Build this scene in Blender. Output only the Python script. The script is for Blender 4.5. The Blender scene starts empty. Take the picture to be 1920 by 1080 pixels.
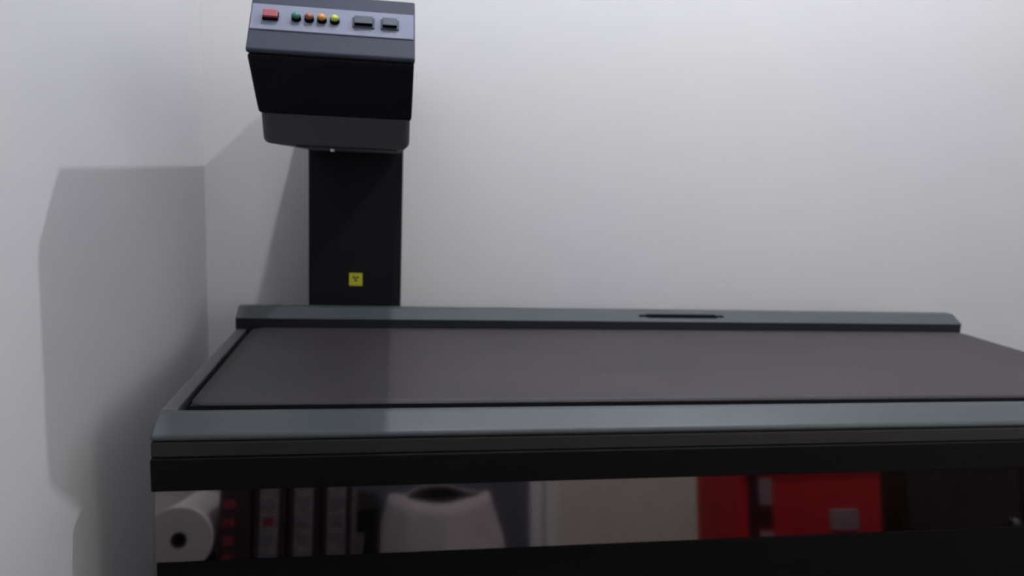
import bpy, bmesh, math, random
from mathutils import Matrix, Vector

random.seed(4)
scene = bpy.context.scene
COL = scene.collection

# ------------------------------------------------------------------ camera
HC = 1.20                                    # lens height above the floor
cam_d = bpy.data.cameras.new('camera')
cam = bpy.data.objects.new('camera', cam_d)
COL.objects.link(cam)
rt = Vector((0.98625096, -0.15966839, 0.04260337))
dn = Vector((0.01574034, -0.16586839, -0.98602227))
fw = Vector((0.16450314, 0.97313600, -0.16107462))
m3 = Matrix((rt, -dn, -fw)).transposed()
cam.matrix_world = Matrix.Translation((0, 0, HC)) @ m3.to_4x4()
cam_d.sensor_width = 36.0
cam_d.lens = 1380.0 / 1920.0 * 36.0
cam_d.clip_start = 0.02
cam_d.dof.use_dof = True
cam_d.dof.focus_distance = 0.72
cam_d.dof.aperture_fstop = 6.5
scene.camera = cam

# ------------------------------------------------------------------ world and exposure
world = bpy.data.worlds.new('world')
scene.world = world
world.use_nodes = True
world.node_tree.nodes['Background'].inputs[0].default_value = (0.8, 0.85, 1.0, 1)
world.node_tree.nodes['Background'].inputs[1].default_value = 0.05
vs = scene.view_settings
vs.view_transform = 'Standard'
vs.look = 'None'
vs.gamma = 1.0
vs.use_curve_mapping = False
vs.exposure = 0.0

LAMP_NEAR = dict(pos=(0.118, 1.10, 2.80), power=2680.0)   # bulb over the scanner arm
LAMP_FAR = dict(pos=(1.33, 1.20, 2.94), power=3420.0)     # bulb in the middle of the room
BULB_R = 0.024
FILL_GLOW = 5.0                                             # glow of the added fill panel, unseen behind the camera

# ------------------------------------------------------------------ materials
def mat(name, rgb, rough=0.5, metal=0.0, var=0.0, scale=8.0, bump=0.0, bscale=60.0, spec=0.5, rgb2=None, stretch=(1, 1, 1), coat=0.0):
    m = bpy.data.materials.new(name)
    m.use_nodes = True
    nt = m.node_tree
    b = nt.nodes['Principled BSDF']
    b.inputs['Roughness'].default_value = rough
    b.inputs['Metallic'].default_value = metal
    b.inputs['Specular IOR Level'].default_value = spec
    b.inputs['Coat Weight'].default_value = coat
    tc = nt.nodes.new('ShaderNodeTexCoord')
    mp = nt.nodes.new('ShaderNodeMapping')
    mp.inputs['Scale'].default_value = stretch
    nt.links.new(tc.outputs['Object'], mp.inputs['Vector'])
    n = nt.nodes.new('ShaderNodeTexNoise')
    n.inputs['Scale'].default_value = scale
    n.inputs['Detail'].default_value = 3.0
    nt.links.new(mp.outputs[0], n.inputs['Vector'])
    r = nt.nodes.new('ShaderNodeValToRGB')
    c2 = rgb2 if rgb2 else tuple(min(1, c * (1 + var)) for c in rgb)
    c1 = rgb if rgb2 else tuple(c * (1 - var) for c in rgb)
    r.color_ramp.elements[0].position = 0.35
    r.color_ramp.elements[1].position = 0.65
    r.color_ramp.elements[0].color = (*c1, 1)
    r.color_ramp.elements[1].color = (*c2, 1)
    nt.links.new(n.outputs['Fac'], r.inputs['Fac'])
    nt.links.new(r.outputs['Color'], b.inputs['Base Color'])
    if bump:
        n2 = nt.nodes.new('ShaderNodeTexNoise')
        n2.inputs['Scale'].default_value = bscale
        nt.links.new(tc.outputs['Object'], n2.inputs['Vector'])
        bp = nt.nodes.new('ShaderNodeBump')
        bp.inputs['Strength'].default_value = bump
        bp.inputs['Distance'].default_value = 0.002
        nt.links.new(n2.outputs['Fac'], bp.inputs['Height'])
        nt.links.new(bp.outputs[0], b.inputs['Normal'])
    return m

M = {}
M['wall'] = mat('wall_paint', (0.545, 0.540, 0.570), 0.75, var=0.012, scale=1.5, bump=0.12, bscale=40, rgb2=(0.560, 0.558, 0.552), spec=0.25)
M['ceiling'] = mat('ceiling_paint', (0.34, 0.34, 0.35), 0.9, var=0.01)
M['floor'] = mat('floor_tile', (0.045, 0.043, 0.043), 0.45, var=0.08, scale=5)
M['rail'] = mat('rail_blue_grey', (0.060, 0.071, 0.078), 0.45, spec=0.4, var=0.03, scale=14, bump=0.05, bscale=300)
M['hood'] = mat('hood_blue_grey', (0.038, 0.042, 0.064), 0.65, spec=0.2, var=0.02, scale=14, bump=0.05, bscale=300)
M['plate'] = mat('panel_plate', (0.190, 0.207, 0.280), 0.65, spec=0.2, var=0.02, scale=20)
M['side'] = mat('side_rail_grey', (0.120, 0.120, 0.130), 0.5, var=0.03)
M['dark_grey'] = mat('fascia_dark_grey', (0.011, 0.011, 0.012), 0.6, var=0.05)
M['cover_grey'] = mat('cover_charcoal', (0.040, 0.038, 0.046), 0.55, var=0.03)
M['black'] = mat('black_plastic', (0.0052, 0.0047, 0.0072), 0.7, var=0.05, spec=0.18)
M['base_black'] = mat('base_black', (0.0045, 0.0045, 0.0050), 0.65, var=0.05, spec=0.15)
M['strip'] = mat('smoked_mirror_strip', (0.225, 0.205, 0.203), 0.055, metal=1.0, var=0.02)
M['pad'] = mat('pad_vinyl', (0.038, 0.0335, 0.035), 0.55, rgb2=(0.045, 0.0400, 0.0425), scale=3.0, stretch=(1, 3, 1), bump=0.15, bscale=180, spec=0.35)
M['tray'] = mat('tray_black', (0.010, 0.010, 0.013), 0.6, var=0.05)
M['red'] = mat('button_red', (0.25, 0.024, 0.048), 0.55, var=0.04)
M['black_gloss'] = mat('switch_black', (0.014, 0.018, 0.028), 0.35, var=0.04)
M['key'] = mat('switch_key', (0.060, 0.070, 0.100), 0.6, var=0.04, spec=0.25)
M['slot'] = mat('slot_black', (0.004, 0.004, 0.006), 0.9, var=0.05, spec=0.05)
M['rail_dark'] = mat('rail_face_dark', (0.012, 0.013, 0.017), 0.6, var=0.05, spec=0.2)
M['lens_green'] = mat('lens_green', (0.012, 0.12, 0.09), 0.4, var=0.04)
M['lens_red'] = mat('lens_red_brown', (0.17, 0.045, 0.022), 0.4, var=0.04)
M['lens_amber'] = mat('lens_amber', (0.42, 0.17, 0.015), 0.4, var=0.04)
M['lens_yellow'] = mat('lens_yellow', (0.32, 0.37, 0.035), 0.4, var=0.04)
M['print'] = mat('print_white', (0.21, 0.225, 0.27), 0.6, var=0.15, scale=300)
M['yellow'] = mat('label_yellow', (0.45, 0.46, 0.020), 0.5, var=0.03)
M['ink'] = mat('label_ink', (0.02, 0.02, 0.01), 0.5, var=0.03)
M['chrome'] = mat('lens_silver', (0.7, 0.7, 0.7), 0.2, metal=1.0)
M['white_pl'] = mat('white_plastic', (0.75, 0.75, 0.74), 0.5, var=0.01)
M['red_pl'] = mat('red_crate_plastic', (0.56, 0.018, 0.024), 0.5, var=0.08, scale=6)
M['maroon'] = mat('slot_shade_red', (0.05, 0.004, 0.012), 0.6, var=0.08)
M['pinkish'] = mat('pale_sticker', (0.30, 0.20, 0.22), 0.6, var=0.08)
M['rack'] = mat('rack_black', (0.02, 0.018, 0.02), 0.5, var=0.05)
M['binder'] = mat('binder_dark', (0.055, 0.036, 0.040), 0.5, var=0.08)
M['spine'] = mat('spine_label', (0.30, 0.27, 0.28), 0.7, var=0.2, scale=60)
M['redink'] = mat('red_ink', (0.32, 0.05, 0.08), 0.7, var=0.3, scale=90)
M['paper'] = mat('paper_white', (0.82, 0.79, 0.79), 0.8, var=0.03)
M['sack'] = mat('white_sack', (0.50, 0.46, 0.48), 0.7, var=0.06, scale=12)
M['core'] = mat('card_core', (0.05, 0.04, 0.04), 0.8, var=0.1)
M['navy'] = mat('navy_door', (0.10, 0.105, 0.135), 0.5, var=0.05)
M['cream'] = mat('cream_frame', (0.66, 0.60, 0.55), 0.5, var=0.04)
M['wood'] = mat('dark_wood', (0.035, 0.022, 0.020), 0.5, var=0.3, scale=4, stretch=(8, 8, 1))

def bulb_mat():
    m = bpy.data.materials.new('bulb_glow')
    m.use_nodes = True
    nt = m.node_tree
    b = nt.nodes['Principled BSDF']
    b.inputs['Base Color'].default_value = (0.9, 0.9, 0.9, 1)
    b.inputs['Emission Color'].default_value = (0.93, 0.955, 1.0, 1)
    return m, b

# ------------------------------------------------------------------ mesh helpers
def link(name, bm, m, parent=None, smooth=False):
    me = bpy.data.meshes.new(name)
    bmesh.ops.recalc_face_normals(bm, faces=bm.faces[:])
    bm.to_mesh(me)
    bm.free()
    me.materials.append(m)
    if smooth:
        for p in me.polygons:
            p.use_smooth = True
    o = bpy.data.objects.new(name, me)
    COL.objects.link(o)
    if parent:
        o.parent = parent
        o.matrix_parent_inverse = parent.matrix_world.inverted() if parent.type != 'EMPTY' else Matrix.Translation(-parent.location)
    return o

def bevel(bm, off, seg=2, edges=None):
    bmesh.ops.bevel(bm, geom=(edges if edges is not None else bm.edges[:]), offset=off, segments=seg, profile=0.5, affect='EDGES', clamp_overlap=True)

def box(x0, x1, y0, y1, z0, z1, bev=0.0, seg=2, bm=None):
    b2 = bmesh.new()
    bmesh.ops.create_cube(b2, size=1.0)
    for v in b2.verts:
        v.co = Vector((x0 + (v.co.x + .5) * (x1 - x0), y0 + (v.co.y + .5) * (y1 - y0), z0 + (v.co.z + .5) * (z1 - z0)))
    if bev:
        bevel(b2, bev, seg)
    if bm is None:
        return b2
    merge(bm, b2)
    return bm

def merge(bm, b2):
    me = bpy.data.meshes.new('tmp')
    b2.to_mesh(me)
    b2.free()
    bm.from_mesh(me)
    bpy.data.meshes.remove(me)

def prism_x(prof, x0, x1, bev=0.0, seg=2):
    """profile of (y, z) points swept along x"""
    bm = bmesh.new()
    a = [bm.verts.new((x0, y, z)) for y, z in prof]
    b = [bm.verts.new((x1, y, z)) for y, z in prof]
    n = len(prof)
    bm.faces.new(a)
    bm.faces.new(b[::-1])
    for i in range(n):
        bm.faces.new((a[i], b[i], b[(i + 1) % n], a[(i + 1) % n]))
    bmesh.ops.recalc_face_normals(bm, faces=bm.faces[:])
    if bev:
        bevel(bm, bev, seg)
    return bm

def cyl(r, h, seg=24, r2=None, bev=0.0):
    bm = bmesh.new()
    bmesh.ops.create_cone(bm, cap_ends=True, segments=seg, radius1=r, radius2=r if r2 is None else r2, depth=h)
    bmesh.ops.translate(bm, verts=bm.verts[:], vec=(0, 0, h / 2))
    if bev:
        es = [e for e in bm.edges if abs(e.verts[0].co.z - h) < 1e-6 and abs(e.verts[1].co.z - h) < 1e-6]
        bevel(bm, bev, 3, es)
    return bm

def lathe(prof, seg=32):
    bm = bmesh.new()
    rings = []
    for r, z in prof:
        if r < 1e-6:
            rings.append([bm.verts.new((0, 0, z))])
        else:
            rings.append([bm.verts.new((r * math.cos(2 * math.pi * k / seg), r * math.sin(2 * math.pi * k / seg), z)) for k in range(seg)])
    for a, b in zip(rings[:-1], rings[1:]):
        for k in range(seg):
            k2 = (k + 1) % seg
            if len(a) == 1 and len(b) == 1:
                continue
            if len(a) == 1:
                bm.faces.new((a[0], b[k], b[k2]))
            elif len(b) == 1:
                bm.faces.new((a[k], b[0], a[k2]))
            else:
                bm.faces.new((a[k], b[k], b[k2], a[k2]))
    return bm

def xform(bm, mx):
    bmesh.ops.transform(bm, matrix=mx, verts=bm.verts[:])
    return bm

def thing(name, label, cat, loc, group=None):
    o = bpy.data.objects.new(name, None)
    COL.objects.link(o)
    o.location = loc
    o.empty_display_size = 0.1
    o['label'] = label
    o['category'] = cat
    if group:
        o['group'] = group
    return o

def tag(o, label, cat, group=None):
    o['label'] = label
    o['category'] = cat
    if group:
        o['group'] = group
    return o

def struct(name, bm, m, label, cat):
    o = link(name, bm, m)
    o['kind'] = 'structure'
    o['label'] = label
    o['category'] = cat
    return o

# ------------------------------------------------------------------ the room
XL, XR, YB, YF, ZC = -0.492, 3.20, 2.096, -1.00, 3.12
struct('floor', box(XL - .1, XR + .1, YF - .1, YB + .1, -0.08, 0), M['floor'], 'dull grey floor under the dark padded table', 'floor')
struct('ceiling', box(XL - .1, XR + .1, YF - .1, YB + .1, ZC, ZC + .08), M['ceiling'], 'plain white ceiling over the room', 'ceiling')
struct('wall_back', box(XL - .1, XR + .1, YB, YB + .1, 0, ZC), M['wall'], 'plain off-white wall behind the long padded table', 'wall')
struct('wall_left', box(XL - .1, XL, YF, YB, 0, ZC), M['wall'], 'off-white side wall with the angular shadow beside the table end', 'wall')
struct('wall_right', box(XR, XR + .1, YF, YB, 0, ZC), M['wall'], 'off-white side wall far beyond the open end of the table', 'wall')
struct('wall_front', box(XL - .1, XR + .1, YF - .1, YF, 0, ZC), M['cream'], 'cream wall with the navy door, mirrored in the glossy strip', 'wall')
door = struct('door_1', box(-0.20, 0.66, YF + .002, YF + .040, 0.0, 2.02, .003), M['navy'], 'navy door with a cream frame in the cream wall', 'door')
fr = box(-0.27, -0.20, YF + .002, YF + .055, 0, 2.11, .004)
box(0.66, 0.72, YF + .002, YF + .055, 0, 2.11, .004, bm=fr)
box(0.735, 0.80, YF + .002, YF + .040, 0, 2.11, .004, bm=fr)
box(-0.20, 0.66, YF + .002, YF + .055, 2.02, 2.11, .004, bm=fr)
link('door_frame', fr, M['white_pl'], door)
hd = xform(cyl(.010, .05), Matrix.Translation((.58, YF + .04, 1.0)) @ Matrix.Rotation(-math.pi / 2, 4, 'X'))
box(.47, .59, YF + .075, YF + .092, .992, 1.010, .004, bm=hd)
link('door_handle', hd, M['chrome'], door)

# glowing window-shaped panel added behind the camera to brighten the back wall
wn = box(1.90, 2.85, YF + .002, YF + .03, 1.00, 1.06, .003)
for args in ((1.90, 2.85, 2.14, 2.20), (1.90, 1.96, 1.06, 2.14), (2.79, 2.85, 1.06, 2.14), (2.35, 2.40, 1.06, 2.14)):
    box(args[0], args[1], YF + .002, YF + .03, args[2], args[3], .003, bm=wn)
win = struct('fill_window_1', wn, M['white_pl'], 'added glowing fill panel framed as a window in the cream wall', 'window')
def fill_mat():
    m = bpy.data.materials.new('fill_glow_pane')
    m.use_nodes = True
    b = m.node_tree.nodes['Principled BSDF']
    b.inputs['Base Color'].default_value = (0.8, 0.82, 0.85, 1)
    b.inputs['Roughness'].default_value = 0.4
    b.inputs['Emission Color'].default_value = (1.0, 0.97, 0.92, 1)
    b.inputs['Emission Strength'].default_value = FILL_GLOW
    return m
DM = fill_mat()
for px0, px1 in ((1.96, 2.35), (2.40, 2.79)):
    link('fill_pane', box(px0, px1, YF + .006, YF + .012, 1.06, 2.14), DM, win)
link('fill_sill', box(1.86, 2.89, YF + .002, YF + .09, .965, .999, .004), M['white_pl'], win)

# ------------------------------------------------------------------ lamps (the room's two bulbs)
def make_lamp(name, label, spec):
    x, y, z = spec['pos']
    t = thing(name, label, 'lamp', (x, y, ZC), 'bare bulbs on the ceiling')
    link('ceiling_rose', xform(lathe([(0, 0), (.05, 0), (.05, -.012), (.03, -.03), (0, -.03)], 24), Matrix.Translation((x, y, ZC))), M['white_pl'], t)
    link('socket', xform(lathe([(0, .012), (.018, .012), (.020, 0), (.020, ZC - z - .06), (0, ZC - z - .06)], 20), Matrix.Translation((x, y, z + .034))), M['white_pl'], t)
    m, b = bulb_mat()
    b.inputs['Emission Strength'].default_value = spec['power']
    bm = bmesh.new()
    bmesh.ops.create_uvsphere(bm, u_segments=20, v_segments=12, radius=BULB_R)
    link('bulb', xform(bm, Matrix.Translation((x, y, z))), m, t, smooth=True)
    return t

make_lamp('ceiling_bulb', 'bare white bulb on the ceiling almost above the scanner arm', LAMP_NEAR)
make_lamp('ceiling_bulb', 'bare white bulb on the ceiling over the middle of the table', LAMP_FAR)

# ------------------------------------------------------------------ the scanning table
TX0, TX1 = -0.372, 1.640
Z = lambda rel: HC + rel
tbl = thing('scanning_table', 'long dark padded scanning table with blue-grey rails and glossy front strip', 'table', (0.63, 1.53, 0))
# carcass
link('base_cabinet', box(TX0 + .004, TX1 - .01, 1.186, 1.925, 0.0, Z(-.660), .003), M['base_black'], tbl)
link('upper_body', box(TX0 + .004, TX1 - .01, 1.215, 1.925, Z(-.659), Z(-.470), .002), M['base_black'], tbl)
link('upper_panel', box(TX0 + .001, TX1 - .01, 1.183, 1.214, Z(-.5365), Z(-.4815), .002), M['base_black'], tbl)
# glossy strip, leaning back at the top
tl = math.tan(math.radians(8))
h0, h1 = Z(-.658), Z(-.538)
sp = link('glossy_strip', prism_x([(1.181, h0), (1.181 + tl * .12, h1), (1.212, h1), (1.212, h0)], TX0 + .002, TX1 - .01, .0012, 1), M['strip'], tbl)
sp['label'] = 'smoky mirror-like strip along the front'
link('fascia', prism_x([(1.187, Z(-.481)), (1.189, Z(-.455)), (1.26, Z(-.455)), (1.26, Z(-.481))], TX0 + .001, TX1, .003), M['dark_grey'], tbl)
link('front_rail', prism_x([(1.188, Z(-.454)), (1.189, Z(-.444)), (1.236, Z(-.4205)), (1.246, Z(-.4205)), (1.246, Z(-.454))], TX0, TX1, .0065, 4), M['rail'], tbl)
link('side_rail', box(TX0 + .001, TX0 + .026, 1.247, 1.86, Z(-.52), Z(-.421), .002), M['side'], tbl)
link('tray', box(TX0 + .027, TX1 - .012, 1.248, 1.854, Z(-.468), Z(-.452), .001), M['tray'], tbl)
# pad with rounded corners
def pad_mesh():
    x0, x1, y0, y1, r = TX0 + .040, TX1 - .004, 1.265, 1.853, .030
    bm = bmesh.new()
    pts = []
    for cx, cy, a0 in ((x1 - r, y1 - r, 0), (x0 + r, y1 - r, 90), (x0 + r, y0 + r, 180), (x1 - r, y0 + r, 270)):
        for k in range(7):
            a = math.radians(a0 + 15 * k)
            pts.append((cx + r * math.cos(a), cy + r * math.sin(a)))
    cx, cy = (x0 + x1) / 2, (y0 + y1) / 2
    rings = []
    for ins, z in ((.002, Z(-.4206)), (0, Z(-.4198)), (.003, Z(-.4160)), (.009, Z(-.4138)), (.03, Z(-.4130))):
        ring = []
        for (x, y) in pts:
            dx, dy = cx - x, cy - y
            ring.append(bm.verts.new((x + math.copysign(min(abs(dx), ins), dx), y + math.copysign(min(abs(dy), ins), dy), z)))
        rings.append(ring)
    n = len(pts)
    bm.faces.new(rings[0][::-1])
    for a, b in zip(rings[:-1], rings[1:]):
        for k in range(n):
            bm.faces.new((a[k], a[(k + 1) % n], b[(k + 1) % n], b[k]))
    bm.faces.new(rings[-1])
    return bm
link('pad_gap_shade', box(TX0 + .041, TX1 - .006, 1.267, 1.852, Z(-.4518), Z(-.4207), .002), M['rail_dark'], tbl)  # dark board added under the pad for the shade in the front gap
pd = link('pad', pad_mesh(), M['pad'], tbl)
pd['label'] = 'flat brown-grey vinyl pad on top of the table'
# rear rail with its slot
def rear_rail():
    y0, y1, y2 = 1.857, 1.900, 1.925
    zb, zf, zt = Z(-.3935), Z(-.393), Z(-.3720)
    r = .013
    x0, x1 = TX0, TX1 + .004
    bm = bmesh.new()
    secs = [(x0 + r * (1 - math.sin(math.radians(15 * k))), r * (1 - math.cos(math.radians(90 - 15 * k)))) for k in range(7)]
    secs += [(x1 - (q[0] - x0), q[1]) for q in secs[::-1]]
    rows = []
    for x, d in secs:
        e = d * .62
        rows.append([bm.verts.new(c) for c in ((x, y0 + e * .8, zb - .0005), (x, y0 + e * .8, zf), (x, y1 - .004, zt - d), (x, y1, zt - d + .0006), (x, y2, zt - d), (x, y2, Z(-.45)), (x, y0 + .03, Z(-.45)), (x, y0 + .03, zb - .0005))])
    n = 8
    bm.faces.new(rows[0])
    bm.faces.new(rows[-1][::-1])
    for a, b in zip(rows[:-1], rows[1:]):
        for k in range(n):
            bm.faces.new((a[k], b[k], b[(k + 1) % n], a[(k + 1) % n]))
    return bm
rr = link('rear_rail', rear_rail(), M['rail'], tbl)
link('rail_face', box(TX0, TX1 + .004, 1.8575, 1.8865, Z(-.4515), Z(-.3942), .001, 1), M['rail_dark'], rr)
sl_ang = math.atan2(.0210, .039)
sm = Matrix.Translation((.792, 1.8775, Z(-.3822))) @ Matrix.Rotation(sl_ang, 4, 'X')
s = box(-.100, .100, -.0085, .0085, -.002, .0012, .0008, 1)
box(-.122, .122, -.0045, .0045, -.002, .0007, 0, 1, bm=s)
slt = link('slot', xform(s, sm), M['slot'], rr)
slt['label'] = 'narrow black slot in the rear rail'
# ------------------------------------------------------------------ the scanner arm
AX0, AX1 = -0.2085, 0.0325
arm = thing('scanner_arm', 'tall black scanner arm with overhanging head and coloured buttons', 'scanner', (-.088, 2.01, 0))
link('column', box(AX0 + .0015, AX1 - .002, 1.950, 2.070, 0.0, Z(.069), .004), M['black'], arm)
# head: black body, grey hood, lower cover
link('head_body', prism_x([(1.147, Z(.1475)), (1.150, Z(.140)), (1.219, Z(.082)), (1.236, Z(.0695)), (2.080, Z(.0695)), (2.080, Z(.1475))], AX0 + .001, AX1 - .001, .005, 3), M['black'], arm)
bmh = prism_x([(1.143, Z(.148)), (1.1415, Z(.153)), (1.2125, Z(.247)), (2.082, Z(.247)), (2.082, Z(.148))], AX0, AX1, 0)
ed = [e for e in bmh.edges]
bevel(bmh, .004, 3, ed)
link('hood', bmh, M['hood'], arm)
bml = prism_x([(1.240, Z(.069)), (1.262, Z(.0225)), (1.94, Z(.0225)), (1.94, Z(.069))], AX0 + .003, AX1 - .003, 0)
ed = [e for e in bml.edges if abs(e.verts[0].co.x - e.verts[1].co.x) < 1e-5 and min(e.verts[0].co.z, e.verts[1].co.z) < Z(.0226)]
bevel(bml, .013, 5, ed)
lc = link('lower_cover', bml, M['cover_grey'], arm)
link('aperture_plate', box(-.158, AX1 - .022, 1.30, 1.60, Z(.0190), Z(.0224), .0015), M['cover_grey'], lc)
link('aperture_lens', xform(cyl(.0035, .004, 16), Matrix.Translation((-.104, 1.37, Z(.0150)))), M['chrome'], lc)

# sloped control panel: local u to the right, v down the slope, w outwards
P0 = Vector((AX0, 1.2125, Z(.247)))
dv = Vector((0, 1.1415 - 1.2125, .153 - .247))
VL = dv.length
ev = dv.normalized()
eu = Vector((1, 0, 0))
ew = eu.cross(-ev).normalized()
if ew.y > 0:
    ew = -ew
def pm(u, v, w=0.0):
    o = P0 + eu * u + ev * v + ew * w
    return Matrix(((eu.x, -ev.x, ew.x, o.x), (eu.y, -ev.y, ew.y, o.y), (eu.z, -ev.z, ew.z, o.z), (0, 0, 0, 1)))
W = AX1 - AX0
pl = link('control_panel', xform(box(0.002, W - .002, -.44 * VL / 2, .44 * VL / 2, -.001, .0018, .0008, 1), pm(0, .465 * VL)), M['plate'], arm)
pl['label'] = 'pale blue-grey control strip on the head'
def U(px):
    return (px - 468.0) / 311.0 * W
vb = .435 * VL
# each control: a black bezel with a coloured cap on top
def two_mat(name, bm_a, ma, bm_b, mb, mx):
    for f in bm_b.faces:
        f.material_index = 1
    merge(bm_a, bm_b)
    o = link(name, xform(bm_a, mx), ma, pl)
    o.data.materials.append(mb)
    return o
btn = two_mat('stop_button', box(-.0112, .0112, -.0085, .0070, 0, .0050, .001, 1), M['slot'], box(-.0105, .0105, -.0078, .0066, .0049, .0088, .0016, 3), M['red'], pm(U(507), vb + .0035, .0015))
btn['label'] = 'square red push button'
for px, key, nm in ((554, 'lens_green', 'green'), (578, 'lens_red', 'dull red'), (601.5, 'lens_amber', 'amber'), (625.5, 'lens_yellow', 'yellow')):
    bz = cyl(.0072, .0062, 24, .0068)
    ln = lathe([(0, .0063), (.0062, .0063), (.0059, .0080), (.0047, .0096), (.0026, .0106), (0, .0109)], 24)
    o = two_mat('indicator_lamp', bz, M['slot'], ln, M[key], pm(U(px), vb + .0042, .0015))
    o['label'] = nm + ' round indicator lens'
for px, hw in ((680, .0165), (730, .0138)):
    fb = box(-hw, hw, -.0105, .0105, 0, .0022, .0010, 2)
    kb = box(-hw + .003, hw - .003, -.0078, .0080, .002, .0070, .0008, 1)
    kt = box(-hw + .0032, hw - .0032, -.0076, .0078, .0069, .0082, .0006, 1)
    for f in kb.faces:
        f.material_index = 1
    merge(fb, kt)
    merge(fb, kb)
    o = link('rocker_switch', xform(fb, pm(U(px), vb + .0035, .0015)), M['key'], pl)
    o.data.materials.append(M['slot'])
    o['label'] = 'dark rectangular rocker switch'
for px, hw in ((507, .006), (554, .0025), (578, .003), (602, .0052), (626, .0052), (680, .007), (730, .0065)):
    d = .0190 if px < 640 else .0200
    link('printed_caption', xform(box(-hw, hw, -.0016, .0016, 0, .0003), pm(U(px), vb + d, .0018)), M['print'], pl)

# yellow warning label on the column
lab = link('warning_label', box(-.104, -.070, 1.9485, 1.9502, Z(-.3235), Z(-.2895), .0012, 2), M['yellow'], arm)
lab['label'] = 'small yellow warning label with a dark symbol'
bm = xform(cyl(.0022, .0006, 12), Matrix.Translation((-.087, 1.9486, Z(-.3035))) @ Matrix.Rotation(math.pi / 2, 4, 'X'))
for k in range(3):
    a0 = math.radians(90 + 120 * k)
    vv = []
    for r_, da in ((.0034, -30), (.0085, -30), (.0085, 0), (.0085, 30), (.0034, 30)):
        a = a0 + math.radians(da) + math.pi / 3
        vv.append(bm.verts.new((-.087 + r_ * math.cos(a), 1.9481, Z(-.3035) + r_ * math.sin(a))))
    bm.faces.new(vv)
link('trefoil', bm, M['ink'], lab)

# ------------------------------------------------------------------ things mirrored in the glossy strip
# low rack with paper roll and binders
rk = thing('low_rack', 'low black rack on the floor holding the roll and the binders', 'rack', (-.27, .64, 0))
RZ = .43
link('top_board', box(-.505, -.055, .46, .80, RZ - .02, RZ, .002), M['rack'], rk)
link('bottom_board', box(-.500, -.060, .47, .79, .06, .08, .002), M['rack'], rk)
for x in (-.495, -.085):
    for y in (.47, .77):
        link('leg', box(x, x + .02, y, y + .02, 0, RZ - .02, .001), M['rack'], rk)
roll = thing('paper_roll', 'thick white paper roll lying with its hollow end forward', 'paper roll', (-.430, .70, RZ))
RR = .068
def tube_y(r0, r1, y0, y1, seg=40):
    bm = lathe([(r0, 0), (r1, 0), (r1, y1 - y0), (r0, y1 - y0), (r0, 0)], seg)
    return xform(bm, Matrix.Rotation(-math.pi / 2, 4, 'X'))
link('paper', xform(tube_y(.0170, RR, 0, .22), Matrix.Translation((-.430, .58, RZ + RR))), M['paper'], roll)
link('core', xform(tube_y(.0150, .0168, 0, .219), Matrix.Translation((-.430, .5805, RZ + RR))), M['core'], roll)
bnames = ['dark binder with red lettering on its label, next to the paper roll', 'dark binder with a pale label, second from the paper roll', 'dark binder with a pale label, third from the paper roll', 'dark binder with a dim label, farthest from the paper roll']
for k in range(4):
    x0 = (-.353, -.281, -.209, -.139)[k]
    bt = thing('ring_binder', bnames[k], 'binder', (x0 + .028, .68, RZ), 'binders on the low rack')
    link('cover', box(x0, x0 + .066, .52, .795, RZ, RZ + .245, .004), M['binder'], bt)
    lb = link('spine_label', box(x0 + (.006 if k == 0 else .013), x0 + (.040 if k == 0 else .052), .794, .7965, RZ + .01, RZ + .235, .0005, 1), M['spine'] if k else M['binder'], bt)
    for j in range(4):
        zz = RZ + .015 + .038 * j
        link('lettering', box(x0 + (.009 if k == 0 else .020), x0 + (.034 if k == 0 else .044), .796, .7975, zz, zz + .018, 0), M['redink'] if (k == 0 or (k == 1 and j == 2)) else M['print'], lb)
# open white sack
def sack_shell(prof, closed):
    bm = bmesh.new()
    seg = 40
    rings = []
    for r, z in prof:
        if r == 0:
            rings.append([bm.verts.new((0, 0, z))])
            continue
        ring = []
        for k in range(seg):
            a = 2 * math.pi * k / seg
            w = 1 + .05 * math.sin(5 * a + z * 9) + .03 * math.sin(9 * a + 1.0)
            ring.append(bm.verts.new((r * w * math.cos(a), r * w * .72 * math.sin(a), z * (1 + .03 * math.sin(3 * a)))))
        rings.append(ring)
    for a, b in zip(rings[:-1], rings[1:]):
        for k in range(seg):
            k2 = (k + 1) % seg
            if len(a) == 1:
                bm.faces.new((a[0], b[k2], b[k]))
            elif len(b) == 1:
                bm.faces.new((a[k], a[k2], b[0]))
            else:
                bm.faces.new((a[k], a[k2], b[k2], b[k]))
    return xform(bm, Matrix.Translation((.185, -.13, 0)))
sk = thing('open_sack', 'open white cloth sack standing on the floor, mirrored in the strip', 'sack', (.185, -.13, 0))
link('cloth', sack_shell([(0, 0), (.19, 0), (.225, .03), (.225, .15), (.21, .28), (.185, .385), (.175, .43), (.168, .428), (.178, .38), (.20, .27), (.205, .20), (0, .19)], True), M['sack'], sk, smooth=True)
link('mouth_shade', sack_shell([(.166, .427), (.175, .37), (.196, .27), (.200, .215), (0, .205)], False), M['base_black'], sk, smooth=True)  # black inner sheet added for the shade inside the open mouth
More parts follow.
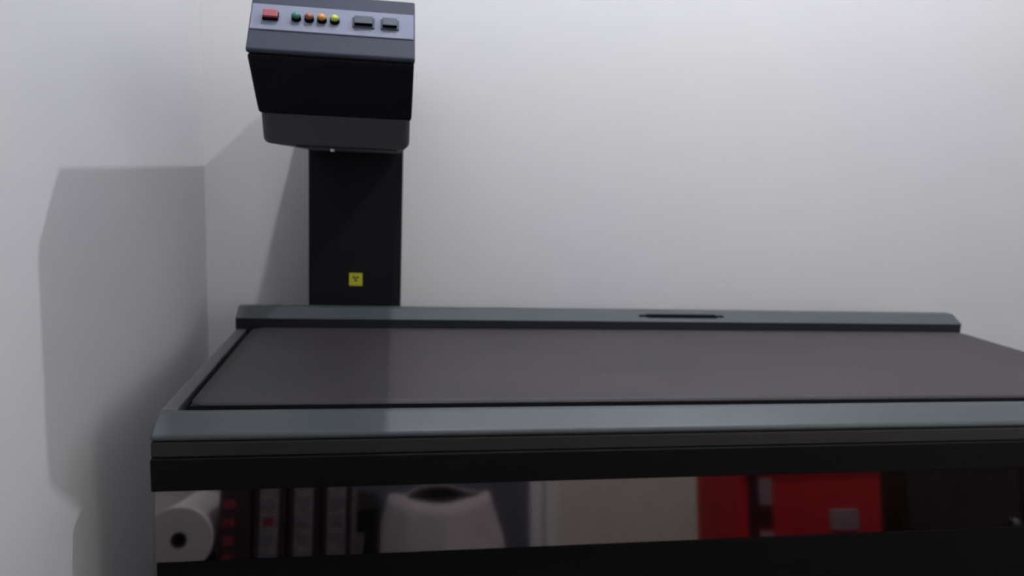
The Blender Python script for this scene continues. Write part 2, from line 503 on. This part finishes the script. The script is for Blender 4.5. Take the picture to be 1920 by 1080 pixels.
# black bin between the binders and the sack
bn = thing('pedal_bin', 'round black pedal bin between the rack and the white sack', 'bin', (-.140, .22, 0))
link('bin_body', xform(lathe([(0, 0), (.118, 0), (.120, .01), (.128, .44), (0, .44)], 36), Matrix.Translation((-.140, .22, 0))), M['base_black'], bn)
link('bin_lid', xform(lathe([(0, .4405), (.131, .4405), (.131, .462), (.115, .485), (.06, .50), (0, .503)], 36), Matrix.Translation((-.140, .22, 0))), M['black'], bn)
link('pedal', box(-.170, -.110, .335, .39, .012, .024, .003), M['rack'], bn)
# red plastic crate
cr = thing('plastic_crate', 'large red plastic crate on the floor with a grey handle plate', 'crate', (1.19, .42, 0))
cx0, cx1, cy0, cy1, cz = 1.002, 1.455, .16, .46, .60
link('front_side', box(cx0, cx1, cy1 - .012, cy1, 0, cz, .004), M['red_pl'], cr)
link('back_side', box(cx0, cx1, cy0, cy0 + .012, 0, cz, .004), M['red_pl'], cr)
for xx in (cx0, cx1 - .012):
    link('end_side', box(xx, xx + .012, cy0 + .012, cy1 - .012, 0, cz, .002), M['red_pl'], cr)
link('crate_floor', box(cx0 + .012, cx1 - .012, cy0 + .012, cy1 - .012, 0, .012), M['red_pl'], cr)
link('rim', box(cx0 - .012, cx1 + .012, cy1, cy1 + .014, cz - .03, cz, .004), M['red_pl'], cr)
link('handle_plate', box(1.285, 1.375, cy1, cy1 + .006, .385, .445, .004), M['pinkish'], cr)
vt = box(1.030, 1.062, cy1, cy1 + .004, .33, .57, .001)
box(1.0625, 1.105, cy1, cy1 + .004, .40, .46, .001, bm=vt)
link('slot_shade', vt, M['maroon'], cr)  # raised plate, the shade inside open slots put into its dark colour
link('sticker', box(1.0635, 1.105, cy1, cy1 + .003, .465, .54, .001), M['pinkish'], cr)
link('sticker', box(1.055, 1.105, cy1, cy1 + .003, .325, .39, .001), M['pinkish'], cr)
# dark cabinet
cb = thing('low_cabinet', 'dark brown low cabinet beside the red crate', 'cabinet', (1.95, .30, 0))
link('cabinet_body', box(1.56, 2.40, .02, .40, .04, .66, .004), M['wood'], cb)
link('plinth', box(1.58, 2.38, .04, .38, 0, .04), M['rack'], cb)
for x in (1.575, 1.985):
    d = link('cabinet_door', box(x, x + .40, .4005, .416, .07, .63, .003), M['wood'], cb)
    link('door_knob', xform(cyl(.012, .02, 16, bev=.004), Matrix.Translation((x + (.36 if x < 1.7 else .04), .416, .38)) @ Matrix.Rotation(-math.pi / 2, 4, 'X')), M['chrome'], d)
